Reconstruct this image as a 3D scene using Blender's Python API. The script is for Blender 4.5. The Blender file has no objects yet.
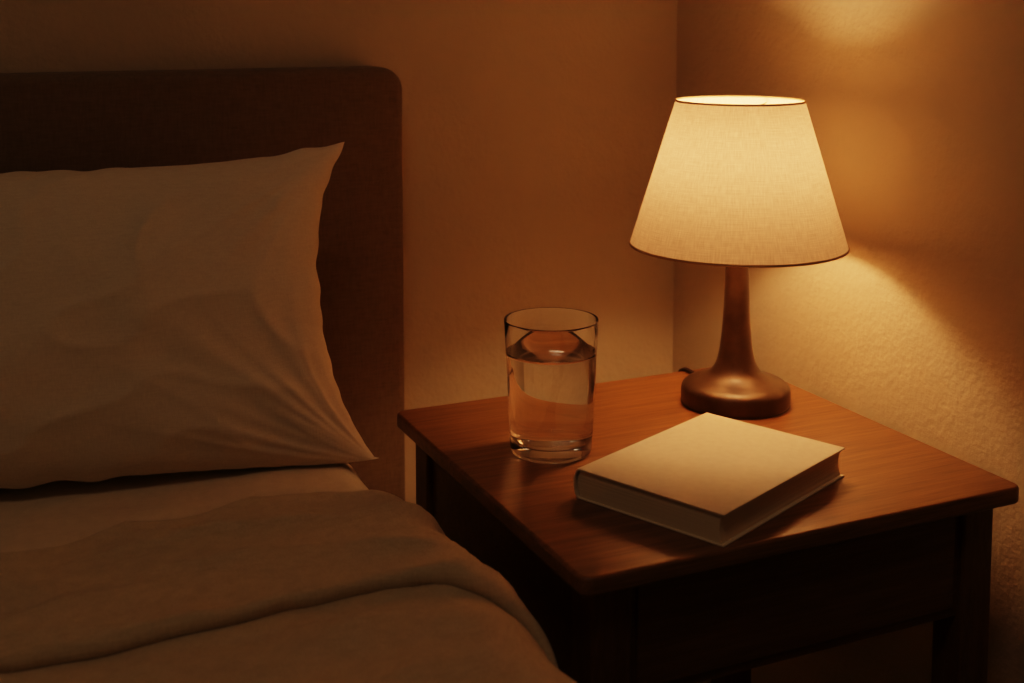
import bpy, bmesh, math, random
from mathutils import Vector, Matrix, noise
random.seed(3)
sc = bpy.context.scene
S = 0.4

# ------------------------------------------------------------ helpers
def link(o, parent=None):
    sc.collection.objects.link(o)
    if parent: o.parent = parent
    return o
def empty(name):
    e = bpy.data.objects.new(name, None); link(e); return e
def mesh_obj(name, verts, faces, mat=None, parent=None, smooth=True):
    me = bpy.data.meshes.new(name); me.from_pydata(verts, [], faces); me.update()
    bm = bmesh.new(); bm.from_mesh(me); bmesh.ops.recalc_face_normals(bm, faces=bm.faces); bm.to_mesh(me); bm.free()
    if smooth:
        for p in me.polygons: p.use_smooth = True
    o = bpy.data.objects.new(name, me)
    if mat: me.materials.append(mat)
    return link(o, parent)
def box(name, lo, hi, mat, parent=None, bev=0.0, seg=3):
    bm = bmesh.new(); bmesh.ops.create_cube(bm, size=1)
    c = [(lo[i]+hi[i])/2 for i in range(3)]; d = [hi[i]-lo[i] for i in range(3)]
    for v in bm.verts: v.co = Vector((c[i]+v.co[i]*d[i] for i in range(3)))
    if bev > 0: bmesh.ops.bevel(bm, geom=bm.edges[:], offset=bev, segments=seg, affect='EDGES', profile=0.5)
    me = bpy.data.meshes.new(name); bm.to_mesh(me); bm.free(); me.materials.append(mat)
    if bev > 0:
        for p in me.polygons: p.use_smooth = True
    o = link(bpy.data.objects.new(name, me), parent)
    if bev > 0:
        m = o.modifiers.new('wn', 'WEIGHTED_NORMAL'); m.keep_sharp = True
    return o
def lathe(name, prof, center, mat, parent=None, n=96, closed=False):
    vs, fs = [], []
    m = len(prof)
    for i in range(n):
        a = 2*math.pi*i/n
        for r, z in prof:
            vs.append((center[0]+r*math.cos(a), center[1]+r*math.sin(a), center[2]+z))
    rng = m if closed else m-1
    for i in range(n):
        j = (i+1) % n
        for k in range(rng):
            k2 = (k+1) % m
            fs.append((i*m+k, j*m+k, j*m+k2, i*m+k2))
    o = mesh_obj(name, vs, fs, mat, parent)
    bm = bmesh.new(); bm.from_mesh(o.data)
    bmesh.ops.remove_doubles(bm, verts=bm.verts, dist=1e-6)
    bmesh.ops.recalc_face_normals(bm, faces=bm.faces)
    bm.to_mesh(o.data); bm.free()
    return o
def catmull(pts, sub=6):
    out = []
    for i in range(len(pts)-1):
        p0 = pts[max(i-1,0)]; p1 = pts[i]; p2 = pts[i+1]; p3 = pts[min(i+2,len(pts)-1)]
        for k in range(sub):
            t = k/sub
            out.append(tuple(0.5*((2*p1[j])+(-p0[j]+p2[j])*t+(2*p0[j]-5*p1[j]+4*p2[j]-p3[j])*t*t+(-p0[j]+3*p1[j]-3*p2[j]+p3[j])*t**3) for j in range(len(p1))))
    out.append(pts[-1]); return out
def tube(name, pts, r, mat, parent=None):
    cu = bpy.data.curves.new(name, 'CURVE'); cu.dimensions = '3D'; cu.bevel_depth = r; cu.bevel_resolution = 4
    sp = cu.splines.new('POLY'); sp.points.add(len(pts)-1)
    for p, q in zip(sp.points, pts): p.co = (*q, 1)
    cu.materials.append(mat); o = bpy.data.objects.new(name, cu); return link(o, parent)

# ------------------------------------------------------------ materials
def new_mat(name):
    m = bpy.data.materials.new(name); m.use_nodes = True
    nt = m.node_tree; b = nt.nodes['Principled BSDF']; return m, nt, b
def N(nt, t, **kw):
    n = nt.nodes.new(t)
    for k, v in kw.items(): setattr(n, k, v)
    return n
def ramp(nt, stops):
    r = N(nt, 'ShaderNodeValToRGB')
    e = r.color_ramp.elements
    e[0].position, e[0].color = stops[0][0], (*stops[0][1], 1)
    e[1].position, e[1].color = stops[-1][0], (*stops[-1][1], 1)
    for p, c in stops[1:-1]:
        x = e.new(p); x.color = (*c, 1)
    return r
def coords(nt, scale=(1,1,1), out='Object'):
    tc = N(nt, 'ShaderNodeTexCoord'); mp = N(nt, 'ShaderNodeMapping'); mp.inputs['Scale'].default_value = scale
    nt.links.new(tc.outputs[out], mp.inputs[0]); return mp
def noise_n(nt, mp, scale, detail=4, rough=0.5, dist=0):
    n = N(nt, 'ShaderNodeTexNoise'); n.inputs['Scale'].default_value = scale; n.inputs['Detail'].default_value = detail
    n.inputs['Roughness'].default_value = rough; n.inputs['Distortion'].default_value = dist
    nt.links.new(mp.outputs[0], n.inputs['Vector']); return n
def bump(nt, b, src, strength, dist, prev=None):
    bp = N(nt, 'ShaderNodeBump'); bp.inputs['Strength'].default_value = strength; bp.inputs['Distance'].default_value = dist
    nt.links.new(src, bp.inputs['Height'])
    if prev: nt.links.new(prev.outputs[0], bp.inputs['Normal'])
    nt.links.new(bp.outputs[0], b.inputs['Normal']); return bp

def mat_wall():
    m, nt, b = new_mat('wall_plaster')
    mp = coords(nt)
    n1 = noise_n(nt, mp, 150, 3, 0.55); n2 = noise_n(nt, mp, 3, 3)
    r = ramp(nt, [(0.3, (0.51,0.43,0.31)), (0.7, (0.57,0.48,0.35))])
    nt.links.new(n2.outputs[0], r.inputs[0]); nt.links.new(r.outputs[0], b.inputs['Base Color'])
    b.inputs['Roughness'].default_value = 0.85; b.inputs['Specular IOR Level'].default_value = 0.2
    p = bump(nt, b, n1.outputs[0], 0.5, 0.002)
    n3 = noise_n(nt, mp, 38, 2); bump(nt, b, n3.outputs[0], 0.35, 0.004, p)
    return m
def mat_fabric(name, c1, c2, weave=900, wstr=0.25, rough=0.9, wdist=0.001, big=0.0):
    m, nt, b = new_mat(name)
    mp = coords(nt)
    a = noise_n(nt, coords(nt, (1,1,0.12)), weave, 2); c = noise_n(nt, coords(nt, (0.12,0.12,1)), weave, 2)
    mx = N(nt, 'ShaderNodeMath', operation='ADD'); nt.links.new(a.outputs[0], mx.inputs[0]); nt.links.new(c.outputs[0], mx.inputs[1])
    hf = N(nt, 'ShaderNodeMath', operation='MULTIPLY'); hf.inputs[1].default_value = 0.5; nt.links.new(mx.outputs[0], hf.inputs[0])
    r = ramp(nt, [(0.35, c1), (0.65, c2)]); nt.links.new(hf.outputs[0], r.inputs[0]); nt.links.new(r.outputs[0], b.inputs['Base Color'])
    b.inputs['Roughness'].default_value = rough; b.inputs['Specular IOR Level'].default_value = 0.15
    b.inputs['Sheen Weight'].default_value = 0.15; b.inputs['Sheen Roughness'].default_value = 0.5
    p = bump(nt, b, hf.outputs[0], wstr, wdist)
    if big > 0:
        n3 = noise_n(nt, mp, 14, 5, 0.6, 0.6); bump(nt, b, n3.outputs[0], big, 0.01, p)
    return m
def mat_wood(name, dark, mid, light, scale=(2.2,34,34), rough=0.34, fine=0.45):
    m, nt, b = new_mat(name)
    n1 = noise_n(nt, coords(nt, scale), 3.2, 6, 0.62, 0.4)
    n2 = noise_n(nt, coords(nt, (scale[0]*3, scale[1]*9, scale[2]*9)), 3.0, 3, 0.6)
    mx = N(nt, 'ShaderNodeMixRGB'); mx.inputs[0].default_value = fine
    nt.links.new(n1.outputs[0], mx.inputs[1]); nt.links.new(n2.outputs[0], mx.inputs[2])
    r = ramp(nt, [(0.36, dark), (0.5, mid), (0.64, light)])
    nt.links.new(mx.outputs[0], r.inputs[0]); nt.links.new(r.outputs[0], b.inputs['Base Color'])
    b.inputs['Roughness'].default_value = rough; b.inputs['Specular IOR Level'].default_value = 0.42
    bump(nt, b, mx.outputs[0], 0.2, 0.001)
    return m
def mat_glass(name, ior, col=(1,1,1)):
    m, nt, b = new_mat(name)
    b.inputs['Transmission Weight'].default_value = 1; b.inputs['Roughness'].default_value = 0.0
    b.inputs['IOR'].default_value = ior; b.inputs['Base Color'].default_value = (*col, 1)
    return m
def mat_simple(name, col, rough=0.6, metal=0.0):
    m, nt, b = new_mat(name)
    n = noise_n(nt, coords(nt), 40, 3)
    r = ramp(nt, [(0.3, tuple(c*0.88 for c in col)), (0.7, col)]); nt.links.new(n.outputs[0], r.inputs[0]); nt.links.new(r.outputs[0], b.inputs['Base Color'])
    b.inputs['Roughness'].default_value = rough; b.inputs['Metallic'].default_value = metal
    return m

M_wall = mat_wall()
M_floor = mat_wood('floor_wood', (0.05,0.025,0.012), (0.08,0.04,0.02), (0.11,0.06,0.03), (12,1.5,12), 0.5)
M_ceil = mat_simple('ceiling_paint', (0.5,0.43,0.33), 0.9)
M_head = mat_fabric('headboard_fabric', (0.165,0.118,0.072), (0.215,0.155,0.096), 560, 0.4, 0.95, 0.001)
M_linen = mat_fabric('pillow_linen', (0.72,0.62,0.49), (0.80,0.70,0.56), 800, 0.25, 0.9, 0.001, 0.10)
M_sheet = mat_fabric('bed_sheet', (0.64,0.55,0.42), (0.72,0.62,0.48), 800, 0.25, 0.9, 0.001, 0.12)
M_duvet = mat_fabric('duvet_fabric', (0.52,0.43,0.30), (0.62,0.52,0.37), 600, 0.45, 0.92, 0.0012, 0.2)
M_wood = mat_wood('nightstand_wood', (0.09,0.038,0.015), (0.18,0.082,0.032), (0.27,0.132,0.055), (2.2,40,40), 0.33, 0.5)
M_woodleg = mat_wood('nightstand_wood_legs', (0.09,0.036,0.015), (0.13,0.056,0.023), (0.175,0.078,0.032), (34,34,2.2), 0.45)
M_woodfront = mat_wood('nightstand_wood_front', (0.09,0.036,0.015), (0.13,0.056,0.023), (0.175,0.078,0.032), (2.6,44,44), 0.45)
M_bronze, nt_, b_ = new_mat('lamp_dark_bronze')
n_ = noise_n(nt_, coords(nt_), 60, 4)
r_ = ramp(nt_, [(0.3,(0.045,0.028,0.016)),(0.7,(0.075,0.048,0.028))]); nt_.links.new(n_.outputs[0], r_.inputs[0]); nt_.links.new(r_.outputs[0], b_.inputs['Base Color'])
b_.inputs['Metallic'].default_value = 0.35; b_.inputs['Roughness'].default_value = 0.33
M_glass = mat_glass('clear_glass', 1.42, (1,1,1)); M_water = mat_glass('water', 1.333)
M_brass = mat_simple('brass', (0.6,0.4,0.18), 0.35, 1.0)
M_cord = mat_simple('cord_rubber', (0.05,0.03,0.02), 0.5)
M_cover = mat_fabric('book_cover_cloth', (0.70,0.60,0.46), (0.78,0.68,0.53), 1300, 0.15, 0.7, 0.0006)

# ------------------------------------------------------------ room
XW, YW = 2.15*S, 3.447*S
box('floor', (-3, -2.5, -0.1), (XW+0.1, YW+0.1, 0), M_floor)
box('wall_back', (-3, YW, 0), (XW+0.1, YW+0.1, 2.5), M_wall)
box('wall_right', (XW, -2.5, 0), (XW+0.1, YW, 2.5), M_wall)
box('ceiling', (-3, -2.5, 2.5), (XW+0.1, YW+0.1, 2.6), M_ceil)
M_base = mat_simple('baseboard_paint', (0.45,0.38,0.28), 0.5)
box('baseboard_back', (-3, YW-0.015, 0), (XW-0.015, YW, 0.09), M_base, None, 0.003)
box('baseboard_right', (XW-0.015, -2.5, 0), (XW, YW, 0.09), M_base, None, 0.003)

# ------------------------------------------------------------ nightstand
ns = empty('nightstand')
x0, x1, y0, y1 = 0.984*S, 2.034*S, 1.866*S, 2.885*S
ZT = 0.6
def rounded_slab(name, x0,x1,y0,y1,z0,z1,R,mat,parent,b=0.004):
    bm = bmesh.new(); pts = []
    for cx, cy, a0 in ((x1-R,y1-R,0),(x0+R,y1-R,90),(x0+R,y0+R,180),(x1-R,y0+R,270)):
        for k in range(9):
            a = math.radians(a0+k*90/8); pts.append((cx+R*math.cos(a), cy+R*math.sin(a)))
    vs = [bm.verts.new((p[0],p[1],z0)) for p in pts]
    f = bm.faces.new(vs); r = bmesh.ops.extrude_face_region(bm, geom=[f])
    for v in r['geom']:
        if isinstance(v, bmesh.types.BMVert): v.co.z = z1
    bmesh.ops.recalc_face_normals(bm, faces=bm.faces)
    ed = [e for e in bm.edges if abs(e.verts[0].co.z-e.verts[1].co.z) < 1e-6]
    bmesh.ops.bevel(bm, geom=ed, offset=b, segments=4, affect='EDGES', profile=0.5)
    me = bpy.data.meshes.new(name); bm.to_mesh(me); bm.free(); me.materials.append(mat)
    for p in me.polygons: p.use_smooth = True
    o = link(bpy.data.objects.new(name, me), parent); o.modifiers.new('wn','WEIGHTED_NORMAL'); return o
rounded_slab('top', x0,x1,y0,y1,ZT-0.015,ZT,0.010,M_wood,ns,0.003)
ins, lw = 0.016, 0.034
za = ZT-0.015
for i,(lx,ly) in enumerate(((x0+ins,y0+ins),(x1-ins-lw,y0+ins),(x0+ins,y1-ins-lw),(x1-ins-lw,y1-ins-lw))):
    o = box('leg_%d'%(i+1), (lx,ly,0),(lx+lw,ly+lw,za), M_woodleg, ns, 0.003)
ah = 0.098
e = 0.006
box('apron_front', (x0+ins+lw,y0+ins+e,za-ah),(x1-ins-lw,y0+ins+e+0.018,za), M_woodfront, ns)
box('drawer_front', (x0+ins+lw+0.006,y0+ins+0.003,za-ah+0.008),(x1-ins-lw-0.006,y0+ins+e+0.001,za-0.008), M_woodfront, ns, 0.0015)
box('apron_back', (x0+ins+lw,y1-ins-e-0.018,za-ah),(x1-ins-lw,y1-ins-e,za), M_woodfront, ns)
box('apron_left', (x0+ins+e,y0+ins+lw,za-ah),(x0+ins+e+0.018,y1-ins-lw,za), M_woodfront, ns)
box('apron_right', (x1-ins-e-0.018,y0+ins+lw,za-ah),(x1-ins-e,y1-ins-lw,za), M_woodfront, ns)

# ------------------------------------------------------------ lamp
lamp = empty('table_lamp')
LX, LY = 1.801*S, 2.587*S
prof = [(0.0,0.0),(0.126,0.0),(0.135,0.003),(0.138,0.012),(0.138,0.034),(0.135,0.046),(0.125,0.055),(0.108,0.062),(0.086,0.070),(0.066,0.082),(0.052,0.102),(0.044,0.13),(0.0385,0.17),(0.0345,0.22),(0.032,0.28),(0.030,0.34),(0.029,0.40),(0.0285,0.43),(0.030,0.437),(0.026,0.443),(0.012,0.445),(0.0,0.445)]
prof = [(max(0,r)*S, z*S) for r, z in catmull(prof, 5)]
lathe('base', prof, (LX,LY,ZT), M_bronze, lamp)
lathe('socket', [(0,0.176),(0.012,0.176),(0.014,0.18),(0.014,0.205),(0.017,0.209),(0.017,0.219),(0.0,0.22)], (LX,LY,ZT), M_brass, lamp, 40)
zb, zt = (1-0.5900)*S, (1-0.2250)*S
rb, rt = 0.2720*S, 0.160*S
n = 160; rows = 24; vs=[]; fs=[]
for i in range(n):
    a = 2*math.pi*i/n
    for k in range(rows+1):
        t = k/rows; r = rb+(rt-rb)*t
        vs.append((LX+r*math.cos(a), LY+r*math.sin(a), ZT+zb+(zt-zb)*t))
for i in range(n):
    j=(i+1)%n
    for k in range(rows): fs.append((i*(rows+1)+k, j*(rows+1)+k, j*(rows+1)+k+1, i*(rows+1)+k+1))
def shade_mat(name, c1, c2, trf):
    m = bpy.data.materials.new(name); m.use_nodes=True; nt=m.node_tree; nt.nodes.clear()
    out = N(nt,'ShaderNodeOutputMaterial'); df=N(nt,'ShaderNodeBsdfDiffuse'); tr=N(nt,'ShaderNodeBsdfTranslucent'); mx=N(nt,'ShaderNodeMixShader'); mx.inputs[0].default_value=trf
    na = noise_n(nt, coords(nt,(420,14,1),'UV'), 1.0, 2); nb = noise_n(nt, coords(nt,(24,230,1),'UV'), 1.0, 2)
    ad = N(nt,'ShaderNodeMath',operation='ADD'); nt.links.new(na.outputs[0],ad.inputs[0]); nt.links.new(nb.outputs[0],ad.inputs[1])
    h2 = N(nt,'ShaderNodeMath',operation='MULTIPLY'); h2.inputs[1].default_value=0.5; nt.links.new(ad.outputs[0],h2.inputs[0])
    r = ramp(nt, [(0.33,c1),(0.67,c2)]); nt.links.new(h2.outputs[0], r.inputs[0])
    nt.links.new(r.outputs[0], df.inputs[0]); nt.links.new(r.outputs[0], tr.inputs[0])
    nt.links.new(df.outputs[0],mx.inputs[1]); nt.links.new(tr.outputs[0],mx.inputs[2]); nt.links.new(mx.outputs[0],out.inputs[0])
    return m
M_shade = shade_mat('shade_linen',(0.60,0.43,0.30),(0.86,0.66,0.49),0.15)
M_trim = shade_mat('shade_trim',(0.42,0.29,0.17),(0.50,0.36,0.22),0.2)
sh = mesh_obj('shade', vs, fs, M_shade, lamp)
uv = sh.data.uv_layers.new(name='UVMap')
for p in sh.data.polygons:
    angs=[]
    for li in p.loop_indices:
        co = sh.data.vertices[sh.data.loops[li].vertex_index].co
        a = (math.atan2(co.y-LY, co.x-LX)/(2*math.pi))%1.0
        angs.append((li,a,(co.z-ZT-zb)/(zt-zb)))
    mxa = max(a for _,a,_ in angs)
    for li,a,v in angs:
        if mxa-a>0.5: a+=1
        uv.data[li].uv=(a,v)
def ring(name, R, z, rr, mat, hz=1.0):
    pr = [(R+rr*math.cos(t*math.pi/6), z+hz*rr*math.sin(t*math.pi/6)) for t in range(12)]
    return lathe(name, pr, (LX,LY,ZT), mat, lamp, 128, True)
ring('shade_trim_bottom', rb, zb, 0.0008, M_trim, 1.6)
ring('shade_trim_top', rt, zt, 0.0008, M_trim, 1.4)
ring('fitter_ring', 0.019, zt-0.012, 0.0012, M_brass)
for k in range(3):
    a = math.radians(30+120*k)
    tube('fitter_spoke_%d'%(k+1), [(LX+0.019*math.cos(a),LY+0.019*math.sin(a),ZT+zt-0.012),(LX+(rt-0.001)*math.cos(a),LY+(rt-0.001)*math.sin(a),ZT+zt-0.006)], 0.0008, M_brass, lamp)
# bulb
mb = bpy.data.materials.new('bulb_glow'); mb.use_nodes=True; nt=mb.node_tree; nt.nodes.clear()
out = N(nt,'ShaderNodeOutputMaterial'); em=N(nt,'ShaderNodeEmission'); em.inputs[0].default_value=(1.0,0.485,0.20,1); em.inputs[1].default_value=165
nt.links.new(em.outputs[0],out.inputs[0])
zbulb = (1-0.39)*S
R=0.025
bp = [(0.0,zbulb+R)]+[(R*math.sin(math.radians(t)), zbulb+R*math.cos(math.radians(t))) for t in range(15,135,15)]+[(0.012,zbulb-0.028)]
lathe('bulb', [(0.0,zbulb-0.028)]+bp[::-1], (LX,LY,ZT), mb, lamp, 32)
# cord
cx_=LX+0.018
cp = catmull([(cx_,LY+0.045,ZT+0.006),(cx_-0.004,LY+0.07,ZT+0.0035),(cx_-0.006,LY+0.09,ZT+0.0028),(cx_-0.006,y1-0.004,ZT+0.0026),(cx_-0.006,y1+0.010,ZT-0.012),(cx_-0.006,y1+0.014,ZT-0.06),(cx_-0.006,y1+0.016,ZT-0.3),(cx_-0.006,YW-0.03,0.1),(cx_-0.006,YW-0.03,0.01)],8)
tube('cord', cp, 0.0022, M_cord, lamp)

# ------------------------------------------------------------ glass of water
gl = empty('water_glass')
GX, GY = 1.218*S, 2.470*S
Ro, Rt_, Hh = 0.0935*S, 0.1073*S, 0.3067*S
w = 0.0009; tb=0.0115
outer = [(0.0,0.0006),(Ro-0.006,0.0006),(Ro-0.003,0.0),(Ro-0.0008,0.0014),(Ro,0.0045)]
for k in range(1,9):
    t=k/8; outer.append((Ro+(Rt_-Ro)*t, 0.0045+(Hh-0.0055)*t))
def rin(z): 
    return Ro+(Rt_-Ro)*max(0,(z-0.0045))/(Hh-0.0055)-w
rim = [(Rt_-0.0002,Hh-0.0003),(Rt_-w/2,Hh),(Rt_-w+0.0002,Hh-0.0004)]
inner = [(rin(tb+ (Hh-0.002-tb)*t/8), tb+(Hh-0.002-tb)*t/8) for t in range(8,0,-1)]
inner += [(rin(tb+0.004),tb+0.004),(rin(tb)-0.0015,tb+0.0012),(rin(tb)-0.005,tb),(0.0,tb)]
lathe('tumbler', outer+rim+inner, (GX,GY,ZT), M_glass, gl, 128)
wl = 0.232*S; ov=0.0003
wat = [(0.0,tb-ov),(rin(tb)-0.005,tb-ov),(rin(tb)-0.0015+ov,tb+0.0012-ov)]+[(rin(z)+ov,z) for z in (tb+0.004,tb+0.02,tb+0.04,wl-0.002)]+[(rin(wl)+ov,wl+0.0006),(rin(wl)-0.0012,wl),(0.0,wl)]
lathe('water', wat, (GX,GY,ZT), M_water, gl, 128)

# ------------------------------------------------------------ book
bk = empty('book')
P = Vector((1.284*S,1.874*S,ZT)); 
ex = Vector((0.431,0.188,0)).normalized()
ey = Vector((-ex.y,ex.x,0))
Lb, Wb, Tb = 0.480*S, 0.362*S, 0.064*S
Mx = Matrix((( ex.x,ey.x,0,P.x),(ex.y,ey.y,0,P.y),(0,0,1,P.z),(0,0,0,1)))
bk.matrix_world = Mx
ct = 0.0015
def bm_box(name, lo, hi, mat, bev): return box(name, lo, hi, mat, bk, bev, 2)
bm_box('cover_front', (0,0,Tb-ct),(Lb,Wb-0.004,Tb), M_cover, 0.0005)
bm_box('cover_back', (0,0,0),(Lb,Wb-0.004,ct), M_cover, 0.0005)
vs=[];fs=[];K=14
for xi,xx in enumerate((0.0,Lb)):
    for k in range(K+1):
        a=-math.pi/2+math.pi*k/K; vs.append((xx, Wb-0.006+0.006*math.cos(a), Tb/2+(Tb/2)*math.sin(a)))
    for k in range(K+1):
        a=math.pi/2-math.pi*k/K; vs.append((xx, Wb-0.006+0.0046*math.cos(a), Tb/2+(Tb/2-0.0014)*math.sin(a)))
m2=2*(K+1)
for k in range(m2): fs.append((k,(k+1)%m2,m2+(k+1)%m2,m2+k))
for base in (0,m2):
    for k in range(K): fs.append((base+k,base+k+1,base+m2-2-k,base+m2-1-k))
mesh_obj('spine', vs, fs, M_cover, bk, False)
mpg, nt, b = new_mat('book_pages')
nn = noise_n(nt, coords(nt,(3,3,2600)), 1.0, 2)
r = ramp(nt, [(0.35,(0.62,0.51,0.36)),(0.6,(0.80,0.69,0.52))]); nt.links.new(nn.outputs[0], r.inputs[0]); nt.links.new(r.outputs[0], b.inputs['Base Color'])
b.inputs['Roughness'].default_value=0.9; bump(nt,b,nn.outputs[0],0.4,0.0005)
vs=[];fs=[]
ring_pts=[]
z0_,z1_=ct-0.0001,Tb-ct+0.0001
for k in range(11):
    t=k/10; z=z0_+(z1_-z0_)*t; ring_pts.append((0.003+0.0022*math.sin(math.pi*t), z))
for k in range(11):
    t=1-k/10; z=z0_+(z1_-z0_)*t; ring_pts.append((Wb-0.006+0.003*math.sin(math.pi*t), z))
nr=len(ring_pts)
for xx in (0.0020,Lb-0.0020):
    for (yy,z) in ring_pts: vs.append((xx,yy,z))
for k in range(nr): fs.append((k,(k+1)%nr,nr+(k+1)%nr,nr+k))
for base in (0,nr):
    for k in range(10): fs.append((base+k,base+k+1,base+nr-2-k,base+nr-1-k))
mesh_obj('pages', vs, fs, mpg, bk, False)

# ------------------------------------------------------------ bed
bed = empty('bed')
XL = -1.35
HB = 3.30*S
BZ = 0.04
def headboard():
    bm = bmesh.new(); pts=[]
    xa,xb,za_,zb_ = XL-0.06, 1.165*S, 0.10, 1.0-0.1586*S
    R=0.026
    for cx,cz,a0 in ((xb-R,zb_-R,0),(xa+R,zb_-R,90)):
        for k in range(9):
            a=math.radians(a0+k*90/8); pts.append((cx+R*math.cos(a),cz+R*math.sin(a)))
    pts += [(xa,za_),(xb,za_)]
    vs=[bm.verts.new((p[0],HB,p[1])) for p in pts]
    f=bm.faces.new(vs); r=bmesh.ops.extrude_face_region(bm,geom=[f])
    for v in r['geom']:
        if isinstance(v,bmesh.types.BMVert): v.co.y=YW-0.004
    bmesh.ops.recalc_face_normals(bm,faces=bm.faces)
    ed=[e for e in bm.edges if abs(e.verts[0].co.y-e.verts[1].co.y)<1e-6]
    bmesh.ops.bevel(bm,geom=ed,offset=0.011,segments=5,affect='EDGES',profile=0.5)
    me=bpy.data.meshes.new('headboard'); bm.to_mesh(me); bm.free(); me.materials.append(M_head)
    for p in me.polygons: p.use_smooth=True
    o=link(bpy.data.objects.new('headboard',me),bed); o.modifiers.new('wn','WEIGHTED_NORMAL')
headboard()
box('bed_frame', (XL,-0.72,0.12),(0.80*S,HB-0.001,0.30), M_head, bed, 0.02)
for i,(fx,fy) in enumerate(((XL+0.06,-0.66),(0.24,-0.66),(XL+0.06,1.2),(0.24,1.2))):
    box('foot_%d'%(i+1),(fx,fy,0),(fx+0.04,fy+0.04,0.13),M_woodleg,bed,0.003)
box('mattress', (XL,-0.72,0.29),(0.81*S,HB-0.004,0.515+BZ), mat_simple('mattress_ticking',(0.6,0.5,0.38),0.9), bed, 0.03, 5)

def cloth_sheet(name, Xe, ztop, Rr, down, path_fn, mat, dfn, bulge=0.0):
    ztop += BZ
    flat = (Xe-Rr)-XL; arc=math.pi*Rr/2
    samples=[flat*i/180 for i in range(180)]
    for i in range(18): samples.append(flat+arc*i/18)
    for i in range(25): samples.append(flat+arc+down*i/24)
    vs=[];fs=[];npth=None
    for s in samples:
        if s<flat: x,z,nx,nz = XL+s,ztop,0,1
        elif s<flat+arc:
            a=(s-flat)/Rr; x=Xe-Rr+Rr*math.sin(a); z=ztop-Rr+Rr*math.cos(a); nx,nz=math.sin(a),math.cos(a)
        else: x,z,nx,nz=Xe,ztop-Rr-(s-flat-arc),1,0
        pth=path_fn(s-flat, x); npth=len(pth)
        wx=max(0,min(1,(x-(Xe-0.12))/0.12)); wx=wx*wx*(3-2*wx)
        for (y,o) in pth:
            d=o*(1-0.3*max(0,nx))+dfn(x,y,s-flat)*(1 if o>0.001 else 0)*(1-0.5*max(0,nx))
            vs.append((x+nx*d+wx*bulge*min(0.25,max(0,2.25*S-y)),y,z+nz*d))
    for i in range(len(samples)-1):
        for k in range(npth-1):
            fs.append((i*npth+k,(i+1)*npth+k,(i+1)*npth+k+1,i*npth+k+1))
    return mesh_obj(name,vs,fs,mat,bed)
def fb(x,y,s,sx,sy,seed,amp):
    return amp*noise.fractal(Vector((s*sx,y*sy,seed)),0.6,2.0,4)
def wr(x,y,s):
    r_=1-abs(noise.noise(Vector((s*3+y*3, y*12-s*2, 3.3))))
    return 0.003+fb(x,y,s,5,9,1.3,0.003)+0.003*r_**5
cloth_sheet('sheet', 0.862*S, 0.524, 0.028, 0.17, lambda s,x: [(HB-0.006-0.008*k,0.002) for k in range(110)], M_sheet, wr)
def wr2(x,y,s):
    ridge = 1-abs(noise.noise(Vector((s*1.7+y*1.2, y*8-s*1.6, 5.1))))
    ridge2 = 1-abs(noise.noise(Vector((s*4.2-y*2.2, y*16+s*4.0, 9.1))))
    ridge3 = 1-abs(noise.noise(Vector((s*8+y*6, y*22-s*6.0, 2.1))))
    return 0.011*ridge**5 + 0.008*ridge2**5 + 0.003*ridge3**5 + fb(x,y,s,3.0,8,7.7,0.007)
def hemcurve(s):
    if s<-0.06: return 0.0
    t=(s+0.06); return min(0.20, 1.6*t*t/(0.12+t))
def duvet_path(s,x):
    pts=[]; y_head=2.45*S-0.01+0.008*noise.noise(Vector((s*3,0,2)))
    for k in range(6):
        a=math.pi/2*k/5; pts.append((y_head-0.012+0.012*math.cos(a),0.0005+0.007*math.sin(a)))
    n_=190
    for k in range(1,n_): pts.append((y_head-0.012-(y_head+0.7)*k/n_,0.008))
    return pts
cloth_sheet('duvet', 0.866*S, 0.522, 0.030, 0.24, duvet_path, M_duvet, wr2, 0.07)
def fold_path(s,x):
    pts=[]; yh=2.48*S+0.014*noise.noise(Vector((s*3,0,2))); ye=2.06*S-hemcurve(s)+0.010*noise.noise(Vector((s*4,3,2)))
    T0=0.020; r=0.010
    for k in range(9):
        a=-math.pi/2+math.pi*k/8*0.999; pts.append((yh-r+r*math.cos(a), 0.003+T0/2+ (T0/2)*math.sin(a)))
    n_=60
    for k in range(1,n_): pts.append((yh-r-(yh-r-ye-r)*k/n_, 0.003+T0))
    for k in range(9):
        a=math.pi/2+math.pi*k/8; pts.append((ye+r+r*math.cos(a), 0.004+T0/2+(T0/2-0.001)*math.sin(a)))
    return pts
cloth_sheet('duvet_turndown', 0.866*S, 0.522, 0.030, 0.235, fold_path, M_duvet, wr2, 0.07)

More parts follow.
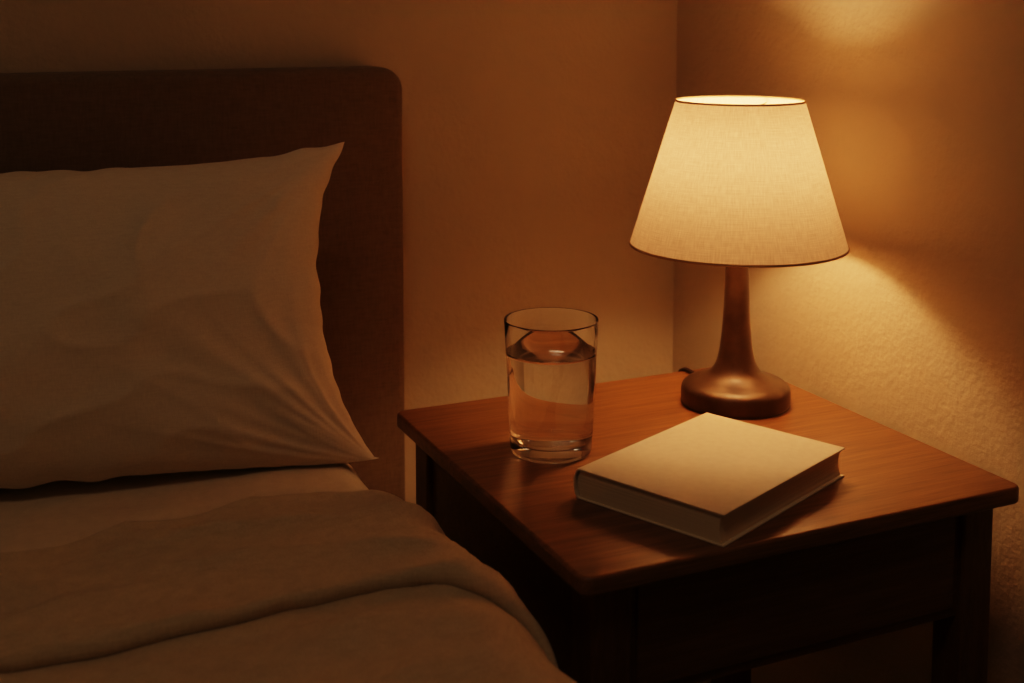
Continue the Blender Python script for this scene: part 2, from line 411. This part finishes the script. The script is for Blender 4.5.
# ------------------------------------------------------------ pillow
def corner_creases(u,v):
    d=0.0
    for (cu,cv,seed,am) in ((1,1,1.0,0.6),(1,-1,4.0,1.2),(-1,1,7.0,0.7),(-1,-1,9.0,0.8)):
        du=(cu-u)*cu*0.38; dv=(cv-v)*cv*0.19
        rr=math.hypot(du,dv); ang=math.atan2(dv,du)
        f=math.exp(-rr/0.09)*min(1,rr/0.02)*am
        w1=1-abs(noise.noise(Vector((ang*4.0,seed,rr*3))))
        d+=f*((w1**4-0.5)*0.016+noise.noise(Vector((ang*7,seed+3,rr*6)))*0.006)
    return d
def pillow():
    W,H,T=1.788*S,0.80*S,0.068
    nx,ny=220,130
    vs=[];fs=[];idx={}
    for side in (0,1):
        sg=1 if side==0 else -1
        for i in range(nx+1):
            for j in range(ny+1):
                edge=i in(0,nx) or j in(0,ny)
                if edge and side==1: idx[(1,i,j)]=idx[(0,i,j)]; continue
                u=math.sin(math.pi/2*(-1+2*i/nx)*0.98)/math.sin(math.pi/2*0.98); v=math.sin(math.pi/2*(-1+2*j/ny)*0.98)/math.sin(math.pi/2*0.98)
                cc=0.16 if v>0 else 0.09
                X=W/2*u*(1-(0.115 if u>0 else 0.1)*(1-abs(v)**2.4))+0.006*(-v)*max(0,u); Y=H/2*v*(1-cc*(1-abs(u)**3.2)*(0.9+0.2*noise.noise(Vector((u*2,v,1)))))
                X+=0.004*noise.noise(Vector((v*7,u*2,3)))*abs(u)**6; Y+=0.003*noise.noise(Vector((u*12,v*2,6)))*abs(v)**6
                prof_=((1-u*u)*(1-v*v))
                z=T*max(0,prof_)**0.42*(1+0.10*noise.noise(Vector((u*1.7,v*1.5,side*7+2))))
                ef=min(1,prof_*6)
                z+= (corner_creases(u,v)+ 0.0022*noise.noise(Vector((u*6+v*2,v*3-u*2,11+side))) + 0.0035*(1-abs(noise.noise(Vector((u*2.6-v*0.8,v*1.6+u*1.2,21+side)))))**8)*ef
                if edge: z=0
                idx[(side,i,j)]=len(vs); vs.append((X,Y,sg*z))
        for i in range(nx):
            for j in range(ny):
                q=[idx[(side,i,j)],idx[(side,i+1,j)],idx[(side,i+1,j+1)],idx[(side,i,j+1)]]
                fs.append(tuple(q if side==0 else q[::-1]))
    rot=Matrix.Rotation(math.radians(-8),4,'Z')@Matrix.Rotation(math.radians(90-21),4,'X')
    cen=Vector((0.02*S,3.02*S,1.0-0.707*S))
    zbed=0.5345+BZ; out=[]
    for p in vs:
        q=rot@Vector(p)+cen
        if q.y>HB-0.003: q.y=HB-0.003-0.0005*(q.z-0.5)
        if q.z<zbed: q.z=zbed+(q.z-zbed)*0.03
        out.append(q)
    return mesh_obj('pillow',out,fs,M_linen)
pillow()

# ------------------------------------------------------------ light, world, camera
cl = bpy.data.lights.new('fill_light','AREA'); cl.shape='DISK'; cl.size=0.5; cl.energy=3.0; cl.color=(1.0,0.64,0.38)  # added soft warm fill from above; no visible fixture behind it
clo = bpy.data.objects.new('fill_light',cl); link(clo); clo.location=(-0.2,0.0,2.42)
wd=bpy.data.worlds.new('World'); sc.world=wd; wd.use_nodes=True
bg=wd.node_tree.nodes['Background']; bg.inputs[0].default_value=(1.0,0.64,0.36,1); bg.inputs[1].default_value=0.040
cam=bpy.data.cameras.new('camera'); co=bpy.data.objects.new('camera',cam); link(co)
cam.lens=1240/1024*36; cam.sensor_width=36; cam.clip_start=0.02; cam.shift_y=-222.5/1024
co.location=(0,0,1.0); co.rotation_euler=(math.radians(90-5),0,math.radians(-24.4))
cam.dof.use_dof=True; cam.dof.focus_distance=1.14; cam.dof.aperture_fstop=6.0
sc.camera=co
sc.view_settings.view_transform='Filmic'
sc.view_settings.look='Medium High Contrast'
sc.view_settings.exposure=-0.15
